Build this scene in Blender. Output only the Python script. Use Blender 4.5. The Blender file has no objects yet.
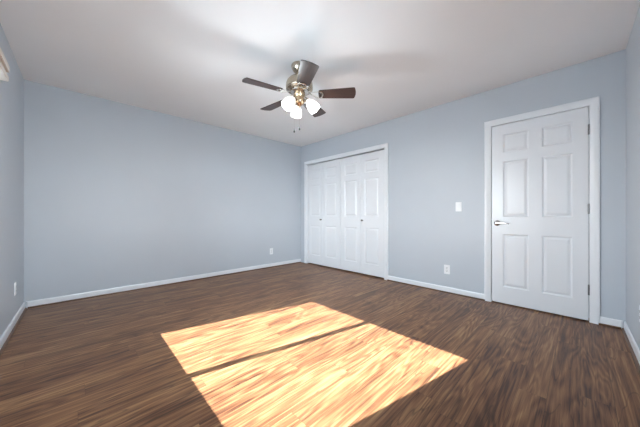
import bpy, bmesh, math, random
from mathutils import Matrix, Vector

random.seed(7)
S = bpy.context.scene
COL = S.collection
PI = math.pi

# ------------------------------------------------------------------ camera
cam_d = bpy.data.cameras.new('camera')
cam_d.sensor_width = 36.0
cam_d.lens = 253.3 / 640 * 36.0
cam_d.shift_y = 1.5 / 640
cam_d.clip_start = 0.02
cam = bpy.data.objects.new('camera', cam_d)
COL.objects.link(cam)
cam.location = (0, 0, 0.997)
cam.rotation_euler = (PI / 2, 0, -math.radians(44.14))
S.camera = cam

# ------------------------------------------------------------------ light
SUN_STRENGTH = 8.3
SKY_STRENGTH = 4.0
LAMP_POWER = 1.6
SHADE_GLOW = 0.26
EXPOSURE = 2.36

world = bpy.data.worlds.new('daylight_sky')
S.world = world
world.use_nodes = True
wn = world.node_tree.nodes
wl = world.node_tree.links
bg = wn['Background']
tc = wn.new('ShaderNodeTexCoord')
sx = wn.new('ShaderNodeSeparateXYZ')
cr = wn.new('ShaderNodeValToRGB')
cr.color_ramp.elements[0].position = 0.0
cr.color_ramp.elements[0].color = (0.90, 0.97, 1.0, 1)
cr.color_ramp.elements[1].position = 0.8
cr.color_ramp.elements[1].color = (0.60, 0.80, 1.0, 1)
wl.new(tc.outputs['Generated'], sx.inputs[0])
wl.new(sx.outputs['Z'], cr.inputs[0])
wl.new(cr.outputs[0], bg.inputs['Color'])
bg.inputs['Strength'].default_value = SKY_STRENGTH

sun_d = bpy.data.lights.new('sun', 'SUN')
sun_d.energy = SUN_STRENGTH
sun_d.angle = math.radians(0.4)
sun_d.color = (0.96, 0.985, 1.0)
sun = bpy.data.objects.new('sun', sun_d)
COL.objects.link(sun)
sun.location = (-6, 3, 6)
sun.rotation_euler = Vector((1, -0.215, -0.81)).to_track_quat('-Z', 'Y').to_euler()

S.view_settings.view_transform = 'Standard'
S.view_settings.look = 'None'
S.view_settings.gamma = 1.0
S.view_settings.exposure = EXPOSURE
S.view_settings.use_curve_mapping = False
S.cycles.max_bounces = 16
S.cycles.diffuse_bounces = 10
S.cycles.sample_clamp_indirect = 6.0
S.cycles.caustics_reflective = False
S.cycles.caustics_refractive = False

# ------------------------------------------------------------------ wall frames: local X along the wall, Y out of the room
def frame(origin, xdir):
    x = Vector((xdir[0], xdir[1], 0)).normalized()
    y = Vector((-x.y, x.x, 0))
    m = Matrix.Identity(4)
    m.col[0][:3] = x
    m.col[1][:3] = y
    m.col[3][:3] = origin
    return m

F_BACK = frame((0, 4.127, 0), (1, 0))              # X = world x
F_RIGHT = frame((3.444, 0, 0), (0, -1))            # X = -world y
F_LEFT = frame((-0.435, 0, 0), (0.01205, 1))       # X ~ world y
F_FRONT = frame((0, -0.312, 0), (-1, -0.01187))    # X ~ -world x
H = 2.44
WT = 0.14

# portal that guides sampling towards the window opening
WX0, WX1, WZ0, WZ1 = 1.01, 2.72, 0.718, 2.058      # sunny window, left wall
VX0, VX1 = -1.40, -0.10                            # second window, front wall (behind the view)
for F_, a_, b_ in ((F_LEFT, WX0, WX1), (F_FRONT, VX0, VX1)):
    por_d = bpy.data.lights.new('window_daylight_portal', 'AREA')
    por_d.shape = 'RECTANGLE'
    por_d.size = b_ - a_ - 0.02
    por_d.size_y = WZ1 - WZ0 - 0.02
    por_d.cycles.is_portal = True
    por = bpy.data.objects.new('window_daylight_portal', por_d)
    COL.objects.link(por)
    por.matrix_world = F_ @ Matrix.Translation(((a_ + b_) / 2, 0.15, (WZ0 + WZ1) / 2)) @ Matrix.Rotation(-PI / 2, 4, 'X')

# ------------------------------------------------------------------ materials
def mat(name):
    m = bpy.data.materials.new(name)
    m.use_nodes = True
    return m, m.node_tree.nodes, m.node_tree.links, m.node_tree.nodes['Principled BSDF']

class NT:
    """tiny helper for node maths"""
    def __init__(self, m):
        self.n = m.node_tree.nodes
        self.l = m.node_tree.links
    def put(self, sock, v):
        if isinstance(v, (int, float)):
            sock.default_value = v
        else:
            self.l.new(v, sock)
    def m(self, op, a, b=0.0, c=0.0):
        n = self.n.new('ShaderNodeMath')
        n.operation = op
        for i, v in enumerate((a, b, c)):
            self.put(n.inputs[i], v)
        return n.outputs[0]
    def xyz(self, x, y, z=0.0):
        n = self.n.new('ShaderNodeCombineXYZ')
        for i, v in enumerate((x, y, z)):
            self.put(n.inputs[i], v)
        return n.outputs[0]
    def noise(self, vec, scale=1.0, detail=2.0, rough=0.5, dist=0.0):
        n = self.n.new('ShaderNodeTexNoise')
        n.inputs['Scale'].default_value = scale
        n.inputs['Detail'].default_value = detail
        n.inputs['Roughness'].default_value = rough
        n.inputs['Distortion'].default_value = dist
        self.l.new(vec, n.inputs['Vector'])
        return n.outputs['Fac']
    def white(self, vec):
        n = self.n.new('ShaderNodeTexWhiteNoise')
        n.noise_dimensions = '3D'
        self.l.new(vec, n.inputs['Vector'])
        return n.outputs['Value']
    def ramp(self, fac, stops):
        n = self.n.new('ShaderNodeValToRGB')
        e = n.color_ramp.elements
        while len(e) < len(stops):
            e.new(0.5)
        for i, (p, c) in enumerate(stops):
            e[i].position = p
            e[i].color = (c[0], c[1], c[2], 1)
        self.l.new(fac, n.inputs[0])
        return n.outputs[0]
    def mix(self, fac, a, b, mode='MIX'):
        n = self.n.new('ShaderNodeMix')
        n.data_type = 'RGBA'
        n.blend_type = mode
        self.put(n.inputs[0], fac)
        for s, v in ((n.inputs[6], a), (n.inputs[7], b)):
            if isinstance(v, tuple):
                s.default_value = (v[0], v[1], v[2], 1)
            else:
                self.l.new(v, s)
        return n.outputs[2]
    def bump(self, height, strength, dist):
        n = self.n.new('ShaderNodeBump')
        n.inputs['Strength'].default_value = strength
        n.inputs['Distance'].default_value = dist
        self.l.new(height, n.inputs['Height'])
        return n.outputs[0]
    def obj(self):
        return self.n.new('ShaderNodeTexCoord').outputs['Object']

def paint(name, col, rough, var=0.02, bump_scale=260, bump=0.06):
    m, n, l, p = mat(name)
    t = NT(m)
    o = t.obj()
    f = t.noise(o, 1.6, 3)
    lo = tuple(max(0, c * (1 - var)) for c in col)
    hi = tuple(min(1, c * (1 + var)) for c in col)
    l.new(t.ramp(f, [(0.3, lo), (0.7, hi)]), p.inputs['Base Color'])
    p.inputs['Roughness'].default_value = rough
    if bump:
        l.new(t.bump(t.noise(o, bump_scale, 2), bump, 0.002), p.inputs['Normal'])
    return m

def metal(name, col, rough, metallic=1.0):
    m, n, l, p = mat(name)
    t = NT(m)
    o = t.obj()
    f = t.noise(o, 30, 3)
    l.new(t.ramp(f, [(0.3, tuple(c * 0.9 for c in col)), (0.7, tuple(min(1, c * 1.08) for c in col))]), p.inputs['Base Color'])
    p.inputs['Metallic'].default_value = metallic
    p.inputs['Roughness'].default_value = rough
    return m

def laminate_floor():
    m, n, l, p = mat('walnut_laminate')
    t = NT(m)
    o = t.obj()
    s = n.new('ShaderNodeSeparateXYZ')
    l.new(o, s.inputs[0])
    X, Y = s.outputs[0], s.outputs[1]
    W, L = 0.127, 1.21
    yr = t.m('DIVIDE', t.m('ADD', Y, 10.03), W)
    row = t.m('FLOOR', yr)
    fy = t.m('FRACT', yr)
    off = t.m('MULTIPLY', t.white(t.xyz(row, 3.7, 1.3)), L)
    xr = t.m('DIVIDE', t.m('ADD', t.m('ADD', X, 20.0), off), L)
    colm = t.m('FLOOR', xr)
    fx = t.m('FRACT', xr)
    r1 = t.white(t.xyz(row, colm, 0.5))
    r2 = t.white(t.xyz(row, colm, 7.5))
    gx = t.m('ADD', X, t.m('MULTIPLY', r1, 53.0))
    gy = t.m('ADD', Y, t.m('MULTIPLY', r2, 31.0))
    rz = t.m('MULTIPLY', r1, 9.0)
    # figure: contour rings of a stretched noise field
    fld = t.noise(t.xyz(t.m('MULTIPLY', gx, 0.75), t.m('MULTIPLY', gy, 6.2), rz), 1.0, 2.0, 0.45, 0.35)
    ring = t.m('SINE', t.m('MULTIPLY', fld, 88.0))
    ring = t.m('MULTIPLY_ADD', ring, 0.5, 0.5)
    blot = t.noise(t.xyz(t.m('MULTIPLY', gx, 1.7), t.m('MULTIPLY', gy, 9.0), rz), 1.0, 3.0, 0.55)
    streak = t.noise(t.xyz(t.m('MULTIPLY', gx, 1.25), t.m('MULTIPLY', gy, 60.0), rz), 1.0, 4.0, 0.65, 0.4)
    fine = t.noise(t.xyz(t.m('MULTIPLY', gx, 9.0), t.m('MULTIPLY', gy, 260.0), rz), 1.0, 2.0)
    v = t.m('MULTIPLY', t.m('SUBTRACT', ring, 0.5), 0.24)
    v = t.m('ADD', v, t.m('MULTIPLY', t.m('SUBTRACT', blot, 0.5), 0.85))
    v = t.m('ADD', v, t.m('MULTIPLY', t.m('SUBTRACT', streak, 0.5), 1.45))
    v = t.m('ADD', v, t.m('MULTIPLY', t.m('SUBTRACT', fine, 0.5), 0.45))
    v = t.m('ADD', v, t.m('MULTIPLY', t.m('SUBTRACT', r2, 0.5), 0.16))
    v = t.m('ADD', v, 0.46)
    c = t.ramp(v, [(0.10, (0.066, 0.028, 0.016)), (0.38, (0.172, 0.076, 0.035)), (0.60, (0.255, 0.126, 0.058)), (0.92, (0.40, 0.230, 0.108))])
    # dark pinched veins
    vein = t.noise(t.xyz(t.m('MULTIPLY', gx, 1.0), t.m('MULTIPLY', gy, 11.0), t.m('ADD', rz, 4.0)), 1.0, 2.0, 0.5, 0.8)
    vd = t.m('ABSOLUTE', t.m('SUBTRACT', vein, 0.5))
    vm = t.m('SUBTRACT', 1.0, t.m('MULTIPLY', vd, 55.0))
    vm = t.m('MULTIPLY', t.m('MAXIMUM', vm, 0.0), t.m('GREATER_THAN', r1, 0.45))
    c = t.mix(t.m('MULTIPLY', vm, 0.55), c, (0.03, 0.014, 0.01))
    # plank joints
    dy = t.m('MULTIPLY', t.m('MINIMUM', fy, t.m('SUBTRACT', 1.0, fy)), W)
    dx = t.m('MULTIPLY', t.m('MINIMUM', fx, t.m('SUBTRACT', 1.0, fx)), L * 1.8)
    d = t.m('MINIMUM', dy, dx)
    seam = t.m('LESS_THAN', d, 0.0011)
    c = t.mix(t.m('MULTIPLY', seam, 0.6), c, (0.02, 0.011, 0.008))
    l.new(c, p.inputs['Base Color'])
    l.new(t.m('MULTIPLY_ADD', streak, 0.14, 0.32), p.inputs['Roughness'])
    p.inputs['Specular IOR Level'].default_value = 0.3
    hgt = t.m('SUBTRACT', t.m('MULTIPLY', streak, 0.25), seam)
    l.new(t.bump(hgt, 0.18, 0.002), p.inputs['Normal'])
    return m

def wood(name, dark, light, rough, sx=2.0, sy=45.0):
    m, n, l, p = mat(name)
    t = NT(m)
    s = n.new('ShaderNodeSeparateXYZ')
    l.new(t.obj(), s.inputs[0])
    v = t.xyz(t.m('MULTIPLY', s.outputs[0], sx), t.m('MULTIPLY', s.outputs[1], sy), t.m('MULTIPLY', s.outputs[2], sy))
    f = t.noise(v, 1.0, 4, 0.6, 0.4)
    l.new(t.ramp(f, [(0.3, dark), (0.7, light)]), p.inputs['Base Color'])
    p.inputs['Roughness'].default_value = rough
    return m

def pane_glass():
    m, n, l, p = mat('window_glass')
    n.remove(p)
    out = n['Material Output']
    tr = n.new('ShaderNodeBsdfTransparent')
    gl = n.new('ShaderNodeBsdfGlossy')
    gl.inputs['Roughness'].default_value = 0.0
    fr = n.new('ShaderNodeFresnel')
    fr.inputs['IOR'].default_value = 1.45
    mx = n.new('ShaderNodeMixShader')
    l.new(fr.outputs[0], mx.inputs[0])
    l.new(tr.outputs[0], mx.inputs[1])
    l.new(gl.outputs[0], mx.inputs[2])
    l.new(mx.outputs[0], out.inputs['Surface'])
    return m

def lit_glass():
    m, n, l, p = mat('frosted_lit_glass')
    t = NT(m)
    f = t.noise(t.obj(), 25, 2)
    l.new(t.ramp(f, [(0.3, (0.92, 0.92, 0.9)), (0.7, (0.97, 0.97, 0.95))]), p.inputs['Base Color'])
    p.inputs['Roughness'].default_value = 0.35
    p.inputs['Emission Color'].default_value = (1.0, 0.97, 0.92, 1)
    p.inputs['Emission Strength'].default_value = SHADE_GLOW
    return m

M = {}
M['floor'] = laminate_floor()
M['wall'] = paint('blue_grey_wall_paint', (0.522, 0.563, 0.608), 0.45, 0.015)
M['ceiling'] = paint('white_ceiling_paint', (0.875, 0.872, 0.87), 0.75, 0.012, 180, 0.12)
M['trim'] = paint('white_gloss_trim_paint', (0.80, 0.82, 0.845), 0.3, 0.01, 90, 0.0)
M['door'] = paint('white_door_paint', (0.765, 0.785, 0.81), 0.28, 0.012, 140, 0.03)
M['plastic'] = paint('white_plastic', (0.86, 0.87, 0.88), 0.3, 0.01, 90, 0.0)
M['slot'] = paint('dark_slot_plastic', (0.05, 0.05, 0.055), 0.5, 0.02, 90, 0.0)
M['fob'] = paint('dark_bronze_fob', (0.035, 0.032, 0.03), 0.5, 0.02, 90, 0.0)
M['shoe'] = wood('brown_shoe_moulding_wood', (0.06, 0.03, 0.018), (0.19, 0.10, 0.055), 0.4, 3, 60)
M['blade'] = wood('dark_walnut_blade', (0.022, 0.011, 0.009), (0.05, 0.025, 0.019), 0.34, 5, 60)
M['pewter'] = metal('antique_pewter_metal', (0.50, 0.43, 0.34), 0.24)
M['iron'] = metal('polished_nickel_metal', (0.62, 0.60, 0.57), 0.18)
M['brass'] = metal('aged_brass_metal', (0.62, 0.46, 0.30), 0.22)
M['chrome'] = metal('chrome_metal', (0.56, 0.56, 0.58), 0.10)
M['hinge'] = metal('satin_nickel_hinge', (0.22, 0.22, 0.225), 0.35)
M['dark_knob'] = metal('dark_pewter_knob', (0.22, 0.21, 0.20), 0.3)
M['vinyl'] = paint('white_window_vinyl', (0.85, 0.86, 0.86), 0.35, 0.01, 90, 0.0)
M['cream'] = wood('cream_painted_blind_wood', (0.74, 0.69, 0.62), (0.82, 0.78, 0.72), 0.4, 2, 60)
M['tan'] = wood('shade_tinted_slat_wood', (0.36, 0.24, 0.15), (0.48, 0.34, 0.23), 0.45, 2, 60)  # pale slats; the shade of the groove is put into this tan
M['glass'] = pane_glass()
M['shade'] = lit_glass()
M['ground'] = paint('pale_dry_ground', (0.33, 0.335, 0.33), 0.9, 0.15, 20, 0.2)

# ------------------------------------------------------------------ mesh helpers
class MB:
    def __init__(self):
        self.bm = bmesh.new()
    def box(self, x0, x1, y0, y1, z0, z1, bev=0.0, seg=2):
        r = bmesh.ops.create_cube(self.bm, size=1.0)
        vs = r['verts']
        for v in vs:
            v.co = Vector(((x0 + x1) / 2 + v.co.x * (x1 - x0), (y0 + y1) / 2 + v.co.y * (y1 - y0), (z0 + z1) / 2 + v.co.z * (z1 - z0)))
        if bev:
            es = set(e for v in vs for e in v.link_edges)
            bmesh.ops.bevel(self.bm, geom=list(es), offset=bev, segments=seg, affect='EDGES', clamp_overlap=True)
        return self
    def lathe(self, prof, seg=40, mtx=None):
        """prof: list of (r, z) about local Z; r == 0 makes a pole"""
        bm = self.bm
        rings = []
        for r, z in prof:
            if r <= 1e-6:
                p = Vector((0, 0, z))
                rings.append([bm.verts.new(mtx @ p if mtx else p)])
            else:
                ring = []
                for k in range(seg):
                    a = 2 * PI * k / seg
                    p = Vector((r * math.cos(a), r * math.sin(a), z))
                    ring.append(bm.verts.new(mtx @ p if mtx else p))
                rings.append(ring)
        for a, b in zip(rings, rings[1:]):
            if len(a) == 1 and len(b) == 1:
                continue
            for k in range(seg):
                k2 = (k + 1) % seg
                if len(a) == 1:
                    bm.faces.new((a[0], b[k2], b[k]))
                elif len(b) == 1:
                    bm.faces.new((a[k], a[k2], b[0]))
                else:
                    bm.faces.new((a[k], a[k2], b[k2], b[k]))
        return self
    def tube(self, pts, rad, seg=12, flat=None):
        """swept tube with closed ends; rad a number or list; flat = (wide factor, tall factor) of the ellipse"""
        bm = self.bm
        pts = [Vector(p) for p in pts]
        n = len(pts)
        rads = rad if isinstance(rad, (list, tuple)) else [rad] * n
        rings = []
        for i, p in enumerate(pts):
            d = (pts[min(i + 1, n - 1)] - pts[max(i - 1, 0)]).normalized()
            up = Vector((0, 0, 1)) if abs(d.z) < 0.95 else Vector((1, 0, 0))
            a = d.cross(up).normalized()
            b = a.cross(d).normalized()
            fa, fb = flat if flat else (1, 1)
            rings.append([bm.verts.new(p + a * (rads[i] * fa * math.cos(2 * PI * k / seg)) + b * (rads[i] * fb * math.sin(2 * PI * k / seg))) for k in range(seg)])
        for r0, r1 in zip(rings, rings[1:]):
            for k in range(seg):
                k2 = (k + 1) % seg
                bm.faces.new((r0[k], r0[k2], r1[k2], r1[k]))
        bm.faces.new(list(reversed(rings[0])))
        bm.faces.new(rings[-1])
        return self
    def prism(self, outline, z0, z1, bev=0.0):
        """outline: list of (x, y) extruded from z0 to z1"""
        bm = self.bm
        lo = [bm.verts.new((x, y, z0)) for x, y in outline]
        hi = [bm.verts.new((x, y, z1)) for x, y in outline]
        n = len(outline)
        fs = [bm.faces.new(list(reversed(lo))), bm.faces.new(hi)]
        for k in range(n):
            k2 = (k + 1) % n
            fs.append(bm.faces.new((lo[k], lo[k2], hi[k2], hi[k])))
        if bev:
            es = list(fs[0].edges) + list(fs[1].edges)
            bmesh.ops.bevel(bm, geom=es, offset=bev, segments=2, affect='EDGES', clamp_overlap=True)
        return self
    def sweep(self, prof, path_fn, n_path):
        """prof: closed list of (t, d); path_fn(i, t, d) -> point"""
        bm = self.bm
        rings = [[bm.verts.new(path_fn(i, t, d)) for t, d in prof] for i in range(n_path)]
        n = len(prof)
        for a, b in zip(rings, rings[1:]):
            for k in range(n):
                k2 = (k + 1) % n
                bm.faces.new((a[k], a[k2], b[k2], b[k]))
        bm.faces.new(list(reversed(rings[0])))
        bm.faces.new(rings[-1])
        return self
    def xform(self, mtx):
        bmesh.ops.transform(self.bm, matrix=mtx, verts=self.bm.verts)
        return self
    def build(self, name, material, parent=None, mtx=None, smooth=None):
        bmesh.ops.recalc_face_normals(self.bm, faces=self.bm.faces)
        me = bpy.data.meshes.new(name)
        self.bm.to_mesh(me)
        self.bm.free()
        me.materials.append(material)
        if smooth is not None:
            me.shade_smooth()
            me.set_sharp_from_angle(angle=math.radians(smooth))
        o = bpy.data.objects.new(name, me)
        COL.objects.link(o)
        if parent is not None:
            o.parent = parent
        if mtx is not None:
            if parent is None:
                o.matrix_world = mtx
            else:
                o.matrix_local = mtx
        return o

def tag(o, label, cat, group=None, kind=None):
    o['label'] = label
    o['category'] = cat
    if group:
        o['group'] = group
    if kind:
        o['kind'] = kind
    return o

def empty(name, mtx):
    o = bpy.data.objects.new(name, None)
    COL.objects.link(o)
    o.empty_display_size = 0.1
    o.matrix_world = mtx
    return o

def T(x, y, z):
    return Matrix.Translation((x, y, z))

def struct(o, label, cat):
    return tag(o, label, cat, kind='structure')

# ------------------------------------------------------------------ room shell
struct(MB().box(-0.75, 3.62, -0.6, 4.30, -0.12, 0.0).build('floor', M['floor']),
       'dark walnut brown laminate plank floor with a sunlit patch', 'floor')
struct(MB().box(-0.75, 3.62, -0.6, 4.30, H, H + 0.15).build('ceiling', M['ceiling']),
       'plain white ceiling carrying the ceiling fan', 'ceiling')
# the long plain wall
struct(MB().box(-0.50, 3.60, 0, WT, 0, H).build('wall_back', M['wall'], mtx=F_BACK),
       'long plain blue-grey wall with one outlet low beside the closet', 'wall')
# wall with the closet and the door (X = -world y), openings cut out, closed behind
CX0, CX1, CZ = -3.933, -2.118, 2.045       # closet opening
DX0, DX1, DZ = -0.732, 0.067, 2.022        # door opening (rough, with jambs inside)
b = MB()
b.box(-4.127, CX0 - 0.019, 0, WT, 0, H)
b.box(CX1 + 0.019, DX0, 0, WT, 0, H)
b.box(DX1, 0.40, 0, WT, 0, H)
b.box(CX0 - 0.019, CX1 + 0.019, 0, WT, CZ + 0.019, H)
b.box(DX0, DX1, 0, WT, DZ, H)
b.box(-4.127, 0.40, WT, WT + 0.03, 0, H)
struct(b.build('wall_right', M['wall'], mtx=F_RIGHT),
       'light blue-grey wall holding the white closet doors and the entry door', 'wall')
# window wall
b = MB()
b.box(-0.43, WX0, 0, WT, 0, H)
b.box(WX1, 4.20, 0, WT, 0, H)
b.box(WX0, WX1, 0, WT, 0, WZ0)
b.box(WX0, WX1, 0, WT, WZ1, H)
struct(b.build('wall_left', M['wall'], mtx=F_LEFT), 'narrow blue-grey window wall at the left edge of the view', 'wall')
b = MB()
b.box(-3.52, VX0, 0, WT, 0, H)
b.box(VX1, 0.56, 0, WT, 0, H)
b.box(VX0, VX1, 0, WT, 0, WZ0)
b.box(VX0, VX1, 0, WT, WZ1, H)
struct(b.build('wall_front', M['wall'], mtx=F_FRONT),
       'narrow strip of blue-grey wall at the right edge, past the entry door', 'wall')
struct(MB().box(-40, 40, -40, 40, -0.45, -0.35).build('ground', M['ground']), 'pale ground outside the window', 'ground')

# ------------------------------------------------------------------ baseboards and shoe mouldings
BASE = [(0, 0), (0, 0.073), (-0.006, 0.073), (-0.010, 0.069), (-0.0125, 0.060), (-0.013, 0.0)]
SHOE = [(-0.013, 0), (-0.013, 0.015), (-0.0175, 0.0143), (-0.0225, 0.0115), (-0.0262, 0.0062), (-0.027, 0.0)]
def run(prof, x0, x1, c0=0.0, c1=0.0):
    """profile (y, z) along X; c0 / c1 = 1 mitres that end into an inside corner"""
    m = MB()
    def f(i, y, z):
        return (x0 - c0 * y, y, z) if i == 0 else (x1 + c1 * y, y, z)
    return m.sweep(prof, f, 2)
def skirting(side, F, runs, shoe_n, where):
    mb, ms = MB(), MB()
    for a in runs:
        for prof, m in ((BASE, mb), (SHOE, ms)):
            r = run(prof, *a)
            tmp = bpy.data.meshes.new('tmp')
            r.bm.to_mesh(tmp)
            r.bm.free()
            m.bm.from_mesh(tmp)
            bpy.data.meshes.remove(tmp)
    struct(mb.build('baseboard_' + side, M['trim'], mtx=F), 'white painted baseboard along ' + where, 'baseboard')
    struct(ms.build('trim_%d' % shoe_n, M['shoe'], mtx=F), 'thin brown shoe moulding under the white baseboard of ' + where, 'moulding')
CAS = 0.066
skirting('back', F_BACK, [(-0.37, 3.444, 1, 1)], 3, 'the long plain wall')
skirting('right', F_RIGHT, [(CX1 + CAS - 0.004, DX0 - CAS + 0.022, 0, 0), (DX1 + CAS - 0.022, 0.258, 0, 1)], 4, 'the closet and door wall')
skirting('left', F_LEFT, [(-0.345, 4.118, 1, 1)], 5, 'the window wall')
skirting('front', F_FRONT, [(-3.444, 0.474, 1, 1)], 6, 'the wall past the entry door')

# ------------------------------------------------------------------ casings (mitred, moulded profile) with jambs
CASP = [(0, 0), (0, -0.010), (0.006, -0.0125), (0.016, -0.0125), (0.022, -0.0155), (0.05, -0.0185), (0.060, -0.0185), (CAS, -0.015), (CAS, 0)]
def casing(name, xl, xr, zt, label, jamb_d, zb=0.0):
    def f(i, t, d):
        return [(xl - t, d, zb), (xl - t, d, zt + t), (xr + t, d, zt + t), (xr + t, d, zb)][i]
    o = MB().sweep(CASP, f, 4).build(name, M['trim'], mtx=F_RIGHT, smooth=35)
    j = MB()
    j.box(xl - 0.013, xl - 0.001, 0, jamb_d, zb, zt)
    j.box(xr + 0.001, xr + 0.013, 0, jamb_d, zb, zt)
    j.box(xl - 0.013, xr + 0.013, 0, jamb_d, zt + 0.001, zt + 0.012)
    j.build('jamb', M['trim'], o)
    return struct(o, label, 'door casing')
DOOR_L, DOOR_R, DOOR_T = -0.714, 0.049, 2.008
casing('trim_1', DOOR_L - 0.005, DOOR_R + 0.005, DOOR_T + 0.005, 'white moulded casing framing the single entry door', WT)
casing('trim_2', CX0 - 0.002, CX1 + 0.002, CZ - 0.014, 'white moulded casing framing the double closet doors', WT)

# ------------------------------------------------------------------ panelled doors
def slab_with_panels(x0, x1, z0, z1, yf, th, panels, name, parent, mtx=None):
    """front face at y = yf (towards the room is -y), thickness th; panels: list of (xa, xb, za, zb)"""
    m = MB()
    bm = m.bm
    xs = sorted({x0, x1} | {p[0] for p in panels} | {p[1] for p in panels})
    zs = sorted({z0, z1} | {p[2] for p in panels} | {p[3] for p in panels})
    cache = {}
    def V(x, y, z):
        k = (round(x, 5), round(y, 5), round(z, 5))
        if k not in cache:
            cache[k] = bm.verts.new((x, y, z))
        return cache[k]
    for xa, xb in zip(xs, xs[1:]):
        for za, zb in zip(zs, zs[1:]):
            mx, mz = (xa + xb) / 2, (za + zb) / 2
            inside = any(p[0] < mx < p[1] and p[2] < mz < p[3] for p in panels)
            if not inside:
                bm.faces.new((V(xa, yf, za), V(xb, yf, za), V(xb, yf, zb), V(xa, yf, zb)))
            bm.faces.new((V(xa, yf + th, za), V(xa, yf + th, zb), V(xb, yf + th, zb), V(xb, yf + th, za)))
    for (xa, xb) in zip(xs, xs[1:]):
        for z in (z0, z1):
            bm.faces.new((V(xa, yf, z), V(xb, yf, z), V(xb, yf + th, z), V(xa, yf + th, z)))
    for (za, zb) in zip(zs, zs[1:]):
        for x in (x0, x1):
            bm.faces.new((V(x, yf, za), V(x, yf, zb), V(x, yf + th, zb), V(x, yf + th, za)))
    # sticking: sloped moulding down into each recess, closed by the recess floor
    G = 0.009
    for p in panels:
        rings = []
        for ins, dep in ((0, 0), (0.003, 0.0035), (0.009, 0.0075), (0.013, G)):
            xa, xb, za, zb = p[0] + ins, p[1] - ins, p[2] + ins, p[3] - ins
            rings.append([V(xa, yf + dep, za), V(xb, yf + dep, za), V(xb, yf + dep, zb), V(xa, yf + dep, zb)])
        for a, c in zip(rings, rings[1:]):
            for k in range(4):
                k2 = (k + 1) % 4
                bm.faces.new((a[k], a[k2], c[k2], c[k]))
        bm.faces.new(rings[-1])
    slab = m.build(name, M['door'], parent, mtx)
    for p in panels:
        q = MB()
        rings = []
        for ins, dep in ((0.016, G + 0.0003), (0.018, G - 0.001), (0.034, 0.0022), (0.037, 0.0015)):
            xa, xb, za, zb = p[0] + ins, p[1] - ins, p[2] + ins, p[3] - ins
            rings.append([q.bm.verts.new(c) for c in ((xa, yf + dep, za), (xb, yf + dep, za), (xb, yf + dep, zb), (xa, yf + dep, zb))])
        for a, c in zip(rings, rings[1:]):
            for k in range(4):
                k2 = (k + 1) % 4
                q.bm.faces.new((a[k], a[k2], c[k2], c[k]))
        q.bm.faces.new(rings[-1])
        q.bm.faces.new(list(reversed(rings[0])))
        q.build('panel', M['door'], slab)
    return slab

ROWS = [(0.195, 0.785), (0.975, 1.595), (1.695, 1.895)]
# entry door
door = empty('door_1', F_RIGHT @ T(0, 0, 0))
pw = 0.222
pc = [DOOR_L + 0.106, DOOR_R - 0.106 - pw]
slab_with_panels(DOOR_L, DOOR_R, 0.012, DOOR_T, 0.001, 0.036,
                 [(c, c + pw, a, b_) for c in pc for a, b_ in ROWS], 'door_slab', door)
struct(door, 'white six-panel entry door with a chrome lever handle', 'door')
for z in (1.793, 1.053, 0.298):
    m = MB()
    cyl = Matrix.Translation((DOOR_R + 0.003, -0.007, z - 0.047))
    m.lathe([(0, 0), (0.0065, 0), (0.0065, 0.094), (0, 0.094)], 16, cyl)
    m.lathe([(0, 0), (0.004, 0), (0.005, 0.004), (0, 0.007)], 12, Matrix.Translation((DOOR_R + 0.003, -0.007, z + 0.047)))
    m.box(DOOR_R - 0.005, DOOR_R + 0.002, -0.002, 0.0012, z - 0.047, z + 0.047)
    m.box(DOOR_R + 0.004, DOOR_R + 0.009, -0.002, 0.0012, z - 0.047, z + 0.047)
    h = m.build('hinge', M['hinge'], door, smooth=40)
    h['label'] = 'grey metal hinge'
# lever handle
hx, hz = DOOR_L + 0.052, 0.905
m = MB()
rot = Matrix.Translation((hx, 0.001, hz)) @ Matrix.Rotation(PI / 2, 4, 'X')
m.lathe([(0, 0), (0.032, 0), (0.032, 0.004), (0.029, 0.009), (0.018, 0.012), (0.012, 0.016), (0.0105, 0.045), (0, 0.047)], 32, rot)
hd = m.build('door_handle', M['chrome'], door, smooth=40)
hd['label'] = 'chrome lever handle'
pts, rads = [], []
for k in range(13):
    u = k / 12
    pts.append((hx - 0.008 + 0.125 * u, -0.045 - 0.010 * math.sin(u * PI * 0.6) + 0.004 * u, hz + 0.006 * math.sin(u * PI) - 0.004 * u))
    rads.append(0.0105 - 0.004 * u + (0.001 if k == 12 else 0))
MB().tube(pts, rads, 14, (0.75, 1.15)).build('lever', M['chrome'], hd, smooth=60)
m = MB()
m.box(DOOR_L - 0.0045, DOOR_L - 0.0005, 0.002, 0.022, hz - 0.03, hz + 0.03)
m.build('latch_plate', M['hinge'], door)

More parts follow.
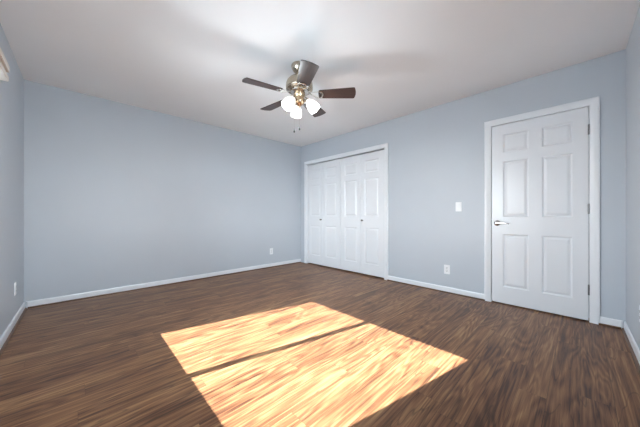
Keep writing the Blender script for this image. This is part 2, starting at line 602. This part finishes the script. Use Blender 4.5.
# closet: two bifold pairs
lw = (CX1 - CX0) / 4
gap = 0.0025
names = [('door_2', 'white bifold closet door pair nearer the room corner', 0), ('door_3', 'white bifold closet door pair nearer the light switch', 2)]
for name, label, k0 in names:
    d = empty(name, F_RIGHT.copy())
    struct(d, label, 'closet door')
    for k in (k0, k0 + 1):
        xa = CX0 + lw * k + gap + (0.003 if k == 0 else 0)
        xb = CX0 + lw * (k + 1) - gap - (0.003 if k == 3 else 0)
        outer = 0.098
        inner = 0.078
        la, lb = (outer, inner) if k % 2 == 0 else (inner, outer)
        leaf = slab_with_panels(xa, xb, 0.022, CZ - 0.034, 0.006, 0.03,
                                [(xa + la, xb - lb, a, b_) for a, b_ in ROWS], 'leaf', d)
        if k in (0, 3):
            kx = xb - 0.038 if k == 0 else xa + 0.032
            rot = Matrix.Translation((kx, 0.006, 0.908)) @ Matrix.Rotation(PI / 2, 4, 'X')
            kb = MB().lathe([(0, 0), (0.013, 0), (0.012, 0.003), (0.007, 0.006), (0.0065, 0.013), (0.013, 0.018), (0.0165, 0.024), (0.015, 0.030), (0.008, 0.033), (0, 0.0335)], 28, rot).build('knob', M['dark_knob'], leaf, smooth=50)
            kb['label'] = 'small dark round knob'

# ------------------------------------------------------------------ sliding windows (both outside the frame)
def sliding_window(name, F, x0, x1, mid, label):
    win = empty(name, F.copy())
    struct(win, label, 'window')
    m = MB()
    fy0, fy1 = 0.03, 0.09
    m.box(x0, x0 + 0.03, fy0, fy1, WZ0, WZ1)
    m.box(x1 - 0.03, x1, fy0, fy1, WZ0, WZ1)
    m.box(x0 + 0.03, x1 - 0.03, fy0, fy1, WZ0, WZ0 + 0.03)
    m.box(x0 + 0.03, x1 - 0.03, fy0, fy1, WZ1 - 0.03, WZ1)
    m.build('window_frame', M['vinyl'], win)
    MB().box(x0, x1, -0.012, fy0, WZ0, WZ0 + 0.022, 0.004).build('window_sill', M['trim'], win)
    def sash(xa, xb, ya, yb, wa, wb):
        z0, z1 = WZ0 + 0.03, WZ1 - 0.03
        s = MB()
        s.box(xa, xa + wa, ya, yb, z0, z1)
        s.box(xb - wb, xb, ya, yb, z0, z1)
        s.box(xa + wa, xb - wb, ya, yb, z0, z0 + 0.03)
        s.box(xa + wa, xb - wb, ya, yb, z1 - 0.03, z1)
        so = s.build('sash', M['vinyl'], win)
        yc = (ya + yb) / 2
        MB().box(xa + wa - 0.004, xb - wb + 0.004, yc - 0.002, yc + 0.002, z0 + 0.026, z1 - 0.026).build('pane', M['glass'], so)
    sash(x0 + 0.03, mid + 0.020, 0.035, 0.057, 0.018, 0.052)
    sash(mid - 0.020, x1 - 0.03, 0.061, 0.083, 0.040, 0.018)
sliding_window('window_1', F_LEFT, WX0, WX1, 1.905, 'white sliding window in the left wall that lets in the sun')
sliding_window('window_2', F_FRONT, VX0, VX1, (VX0 + VX1) / 2, 'white sliding window facing the long plain wall')

# raised wooden blind over the window
bl = empty('window_blind', F_LEFT @ T(1.86, 0, 2.015))
tag(bl, 'raised cream wooden window blind seen at the upper left edge', 'blind')
bx = 0.868
v = MB()
v.box(-bx, bx, -0.085, -0.067, -0.046, 0.0, 0.003)
v.box(-bx, -bx + 0.015, -0.067, -0.001, -0.046, 0.0)
v.box(bx - 0.015, bx, -0.067, -0.001, -0.046, 0.0)
v.build('valance', M['cream'], bl)
MB().box(-bx + 0.016, bx - 0.016, -0.060, -0.002, -0.044, -0.004).build('headrail', M['vinyl'], bl)
for k in range(5):
    z = -0.052 - k * 0.0046
    MB().box(-bx + 0.004, bx - 0.004, -0.070, -0.012, z, z + 0.0036, 0.001, 1).build('slat', M['tan'], bl)
MB().box(-bx + 0.002, bx - 0.002, -0.082, -0.010, -0.110, -0.074, 0.004).build('bottom_rail', M['cream'], bl)
MB().tube([(-0.70, -0.064, -0.05), (-0.70, -0.088, -0.075), (-0.70, -0.088, -0.55)], 0.0016, 8).build('lift_cord', M['cream'], bl)

# ------------------------------------------------------------------ outlets and switch
def plate(root, w=0.072, h=0.117):
    return MB().box(-w / 2, w / 2, -0.006, -0.0002, -h / 2, h / 2, 0.003, 2).build('cover_plate', M['plastic'], root)
def make_outlet(F, x, z):
    o = empty('wall_outlet', F @ T(x, 0, z))
    plate(o)
    for s in (-1, 1):
        f = MB()
        f.box(-0.0165, 0.0165, -0.0085, -0.005, s * 0.0195 - 0.0135, s * 0.0195 + 0.0135, 0.002, 2)
        fo = f.build('receptacle', M['plastic'], o)
        sl = MB()
        sl.box(-0.0085, -0.005, -0.0089, -0.0083, s * 0.0195 - 0.003, s * 0.0195 + 0.008)
        sl.box(0.005, 0.0085, -0.0089, -0.0083, s * 0.0195 - 0.003, s * 0.0195 + 0.008)
        sl.lathe([(0, 0), (0.0032, 0), (0.0032, 0.0006), (0, 0.0006)], 12, Matrix.Translation((0, -0.0083, s * 0.0195 - 0.0075)) @ Matrix.Rotation(PI / 2, 4, 'X'))
        so = sl.build('slots', M['slot'], fo)
    MB().lathe([(0, 0), (0.003, 0), (0.002, 0.0014), (0, 0.0016)], 12, Matrix.Translation((0, -0.0058, 0)) @ Matrix.Rotation(PI / 2, 4, 'X')).build('screw', M['iron'], o)
    return o
def copy_tree(o, parent=None):
    c = o.copy()
    COL.objects.link(c)
    if parent is not None:
        c.parent = parent
    for ch in list(o.children):
        copy_tree(ch, c)
    return c
out0 = make_outlet(F_RIGHT, -1.201, 0.297)
GO = 'wall outlets around the room'
tag(out0, 'white duplex outlet below the light switch on the door wall', 'outlet', GO)
for F, x, z, lab in ((F_BACK, 2.705, 0.303, 'white outlet low on the long plain wall near the closet corner'),
                     (F_LEFT, 3.62, 0.32, 'white outlet seen edge-on low on the left window wall'),
                     (F_FRONT, -2.705, 0.335, 'white outlet at the right edge on the wall past the door')):
    c = copy_tree(out0)
    c.matrix_world = F @ T(x, 0, z)
    tag(c, lab, 'outlet', GO)
sw = empty('light_switch', F_RIGHT @ T(-1.063, 0, 1.10))
tag(sw, 'white rocker light switch on the wall between closet and entry door', 'light switch')
plate(sw)
r = MB()
r.box(-0.0168, 0.0168, -0.0072, -0.005, -0.0335, 0.0335, 0.001, 1)
r.xform(Matrix.Translation((0, 0, 0)))
rk = r.build('switch_frame', M['plastic'], sw)
r = MB()
r.box(-0.0150, 0.0150, -0.0045, 0.0015, -0.0315, 0.0315, 0.001, 1)
r.xform(Matrix.Translation((0, -0.0058, 0)) @ Matrix.Rotation(math.radians(4), 4, 'X'))
r.build('rocker', M['plastic'], sw)

# ------------------------------------------------------------------ ceiling fan
CAMROT = -math.radians(44.14)      # fan angles below were read in the view frame
fan = empty('ceiling_fan', T(1.560, 1.893, H) @ Matrix.Rotation(CAMROT, 4, 'Z'))
tag(fan, 'five-blade dark brown ceiling fan with three lit glass shades', 'ceiling fan')
MB().lathe([(0, 0), (0.076, 0), (0.078, -0.006), (0.077, -0.018), (0.072, -0.036), (0.060, -0.056), (0.044, -0.072), (0.030, -0.082), (0.024, -0.086), (0, -0.086)], 48).build('canopy', M['pewter'], fan, smooth=40)
MB().lathe([(0, -0.08), (0.0135, -0.08), (0.0135, -0.112), (0, -0.112)], 24).build('downrod', M['pewter'], fan, smooth=40)
MB().lathe([(0, -0.104), (0.026, -0.104), (0.032, -0.108), (0.040, -0.114), (0.074, -0.121), (0.100, -0.134), (0.118, -0.154), (0.127, -0.178), (0.130, -0.205), (0.130, -0.222), (0.126, -0.230),
            (0.127, -0.236), (0.118, -0.244), (0.095, -0.250), (0, -0.250)], 64).build('motor_housing', M['pewter'], fan, smooth=35)
MB().lathe([(0, -0.249), (0.088, -0.249), (0.090, -0.254), (0.088, -0.262), (0.072, -0.270), (0, -0.270)], 48).build('flywheel', M['iron'], fan, smooth=40)

ZB = -0.285
def blade_outline():
    L0, L1 = 0.185, 0.540
    w0, w1 = 0.057, 0.075
    pts = []
    # root end, slightly rounded
    for k in range(7):
        a = PI / 2 + PI * k / 6
        pts.append((L0 + 0.012 + 0.022 * math.cos(a), w0 * math.sin(a) if abs(math.sin(a)) > 0.99 else (w0 - 0.004) * math.sin(a)))
    pts = [(L0 + 0.016, w0), (L0 + 0.004, w0 - 0.010), (L0, w0 - 0.024), (L0, -w0 + 0.024), (L0 + 0.004, -w0 + 0.010), (L0 + 0.016, -w0)]
    # tip with rounded corners and a slight bow
    c = 0.013
    pts.append((L1 - 0.03, -w1 + 0.001))
    for k in range(6):
        a = -PI / 2 + (PI / 2) * k / 5
        pts.append((L1 - c - 0.010 + c * math.cos(a), -w1 + c + c * math.sin(a)))
    for k in range(1, 8):
        u = -1 + 2 * k / 8
        pts.append((L1 - 0.010 + 0.010 * (1 - u * u), u * (w1 - c)))
    for k in range(6):
        a = (PI / 2) * k / 5
        pts.append((L1 - c - 0.010 + c * math.cos(a), w1 - c + c * math.sin(a)))
    pts.append((L1 - 0.03, w1 - 0.001))
    return pts
PITCH = math.radians(-12)
def make_blade(ang):
    pitch = Matrix.Translation((0, 0, ZB)) @ Matrix.Rotation(PITCH, 4, 'X')
    bd = MB().prism(blade_outline(), -0.003, 0.003, 0.0012).xform(pitch).build('blade', M['blade'], fan, mtx=Matrix.Rotation(ang, 4, 'Z'))
    ir = MB()
    # mounting plate under the blade root: two curved arms and a bowed cross bar
    for s in (-1, 1):
        pts = []
        for k in range(12):
            u = k / 11
            x = 0.078 + 0.145 * u
            y = s * (0.012 + 0.030 * math.sin(min(1, u * 1.25) * PI / 2) ** 1.5)
            z = -0.260 + (ZB - 0.0065 + 0.260) * min(1, u * 1.6) + math.tan(PITCH) * y * min(1, u * 1.6)
            pts.append((x, y, z))
        ir.tube(pts, [0.0075 - 0.0015 * (k / 11) for k in range(12)], 10, (1.0, 0.6))
    pts = []
    for k in range(15):
        u = -1 + 2 * k / 14
        y = 0.047 * u
        pts.append((0.226 - 0.026 * u * u, y, ZB - 0.0065 + math.tan(PITCH) * y))
    ir.tube(pts, 0.0065, 10, (1.2, 0.6))
    for px, py in ((0.222, 0.0), (0.208, 0.034), (0.208, -0.034)):
        ir.lathe([(0, -0.0015), (0.0055, -0.0015), (0.0045, -0.004), (0, -0.005)], 12, Matrix.Translation((px, py, ZB - 0.0075 + math.tan(PITCH) * py)))
    ir.build('blade_iron', M['iron'], bd, smooth=50)
for k in range(5):
    make_blade(math.radians(67.5 + 72 * k))

# light kit under the motor
lk = MB().lathe([(0, -0.268), (0.050, -0.268), (0.056, -0.274), (0.058, -0.284), (0.054, -0.296), (0.048, -0.304), (0.045, -0.318), (0.050, -0.330), (0.052, -0.345), (0.047, -0.362), (0.034, -0.378), (0.020, -0.388), (0.010, -0.394), (0.009, -0.404), (0.005, -0.410), (0, -0.411)], 48).build('light_kit', M['brass'], fan, smooth=35)
for deg in (228, 348, 108):
    a = math.radians(deg)
    ca, sa = math.cos(a), math.sin(a)
    arm = MB()
    pts = []
    for k in range(9):
        u = k / 8
        rr = 0.040 + 0.042 * u
        zz = -0.336 + 0.012 * math.sin(u * PI) - 0.010 * u * u
        pts.append((rr * ca, rr * sa, zz))
    arm.tube(pts, 0.008, 12)
    tilt = math.radians(50)
    d = Vector((math.cos(tilt) * ca, math.cos(tilt) * sa, -math.sin(tilt)))
    q = d.to_track_quat('Z', 'Y').to_matrix().to_4x4()
    base = Matrix.Translation((0.076 * ca, 0.076 * sa, -0.342)) @ q
    arm.lathe([(0, -0.014), (0.016, -0.014), (0.022, -0.004), (0.026, 0.006), (0.027, 0.020), (0.024, 0.022), (0, 0.022)], 28, base)
    ao = arm.build('lamp_arm', M['iron'], lk, smooth=40)
    sh = MB()
    outer = [(0.021, 0.004), (0.026, 0.012), (0.036, 0.026), (0.048, 0.045), (0.0565, 0.066), (0.0605, 0.085), (0.0620, 0.102), (0.0615, 0.116), (0.0595, 0.124)]
    outer = [(r_ * 0.92 if z_ > 0.02 else r_, z_) for r_, z_ in outer]
    inner = [(r_ - 0.003, z_) for r_, z_ in reversed(outer)]
    sh.lathe(outer + [(0.0530, 0.1252)] + inner, 40, base)
    so = sh.build('lamp_shade', M['shade'], lk, smooth=60)
    so['label'] = 'glowing frosted white glass shade'
    bulb = MB().lathe([(0, 0.018), (0.012, 0.020), (0.013, 0.034), (0.020, 0.052), (0.027, 0.072), (0.026, 0.088), (0.016, 0.100), (0, 0.104)], 28, base).build('bulb', M['shade'], lk, smooth=60)
    ld = bpy.data.lights.new('fan_bulb_light', 'POINT')
    ld.energy = LAMP_POWER
    ld.color = (0.87, 0.955, 1.0)
    ld.shadow_soft_size = 0.03
    lo = bpy.data.objects.new('fan_bulb_light', ld)
    COL.objects.link(lo)
    lo.parent = fan
    lo.matrix_local = base @ Matrix.Translation((0, 0, 0.140))
for x, y, zend in ((-0.050, 0.012, -0.608), (0.004, -0.044, -0.604)):
    c = MB()
    c.tube([(x * 0.9, y * 0.9, -0.355), (x, y, -0.372), (x, y, zend)], 0.0007, 6)
    n = int((-0.372 - zend) / 0.006)
    co = c.build('pull_chain', M['iron'], fan)
    fb = MB().lathe([(0, 0.004), (0.003, 0.003), (0.006, -0.006), (0.0085, -0.022), (0.0085, -0.030), (0.005, -0.036), (0, -0.037)], 20, Matrix.Translation((x, y, zend)))
    fo = fb.build('chain_fob', M['fob'], co, smooth=50)
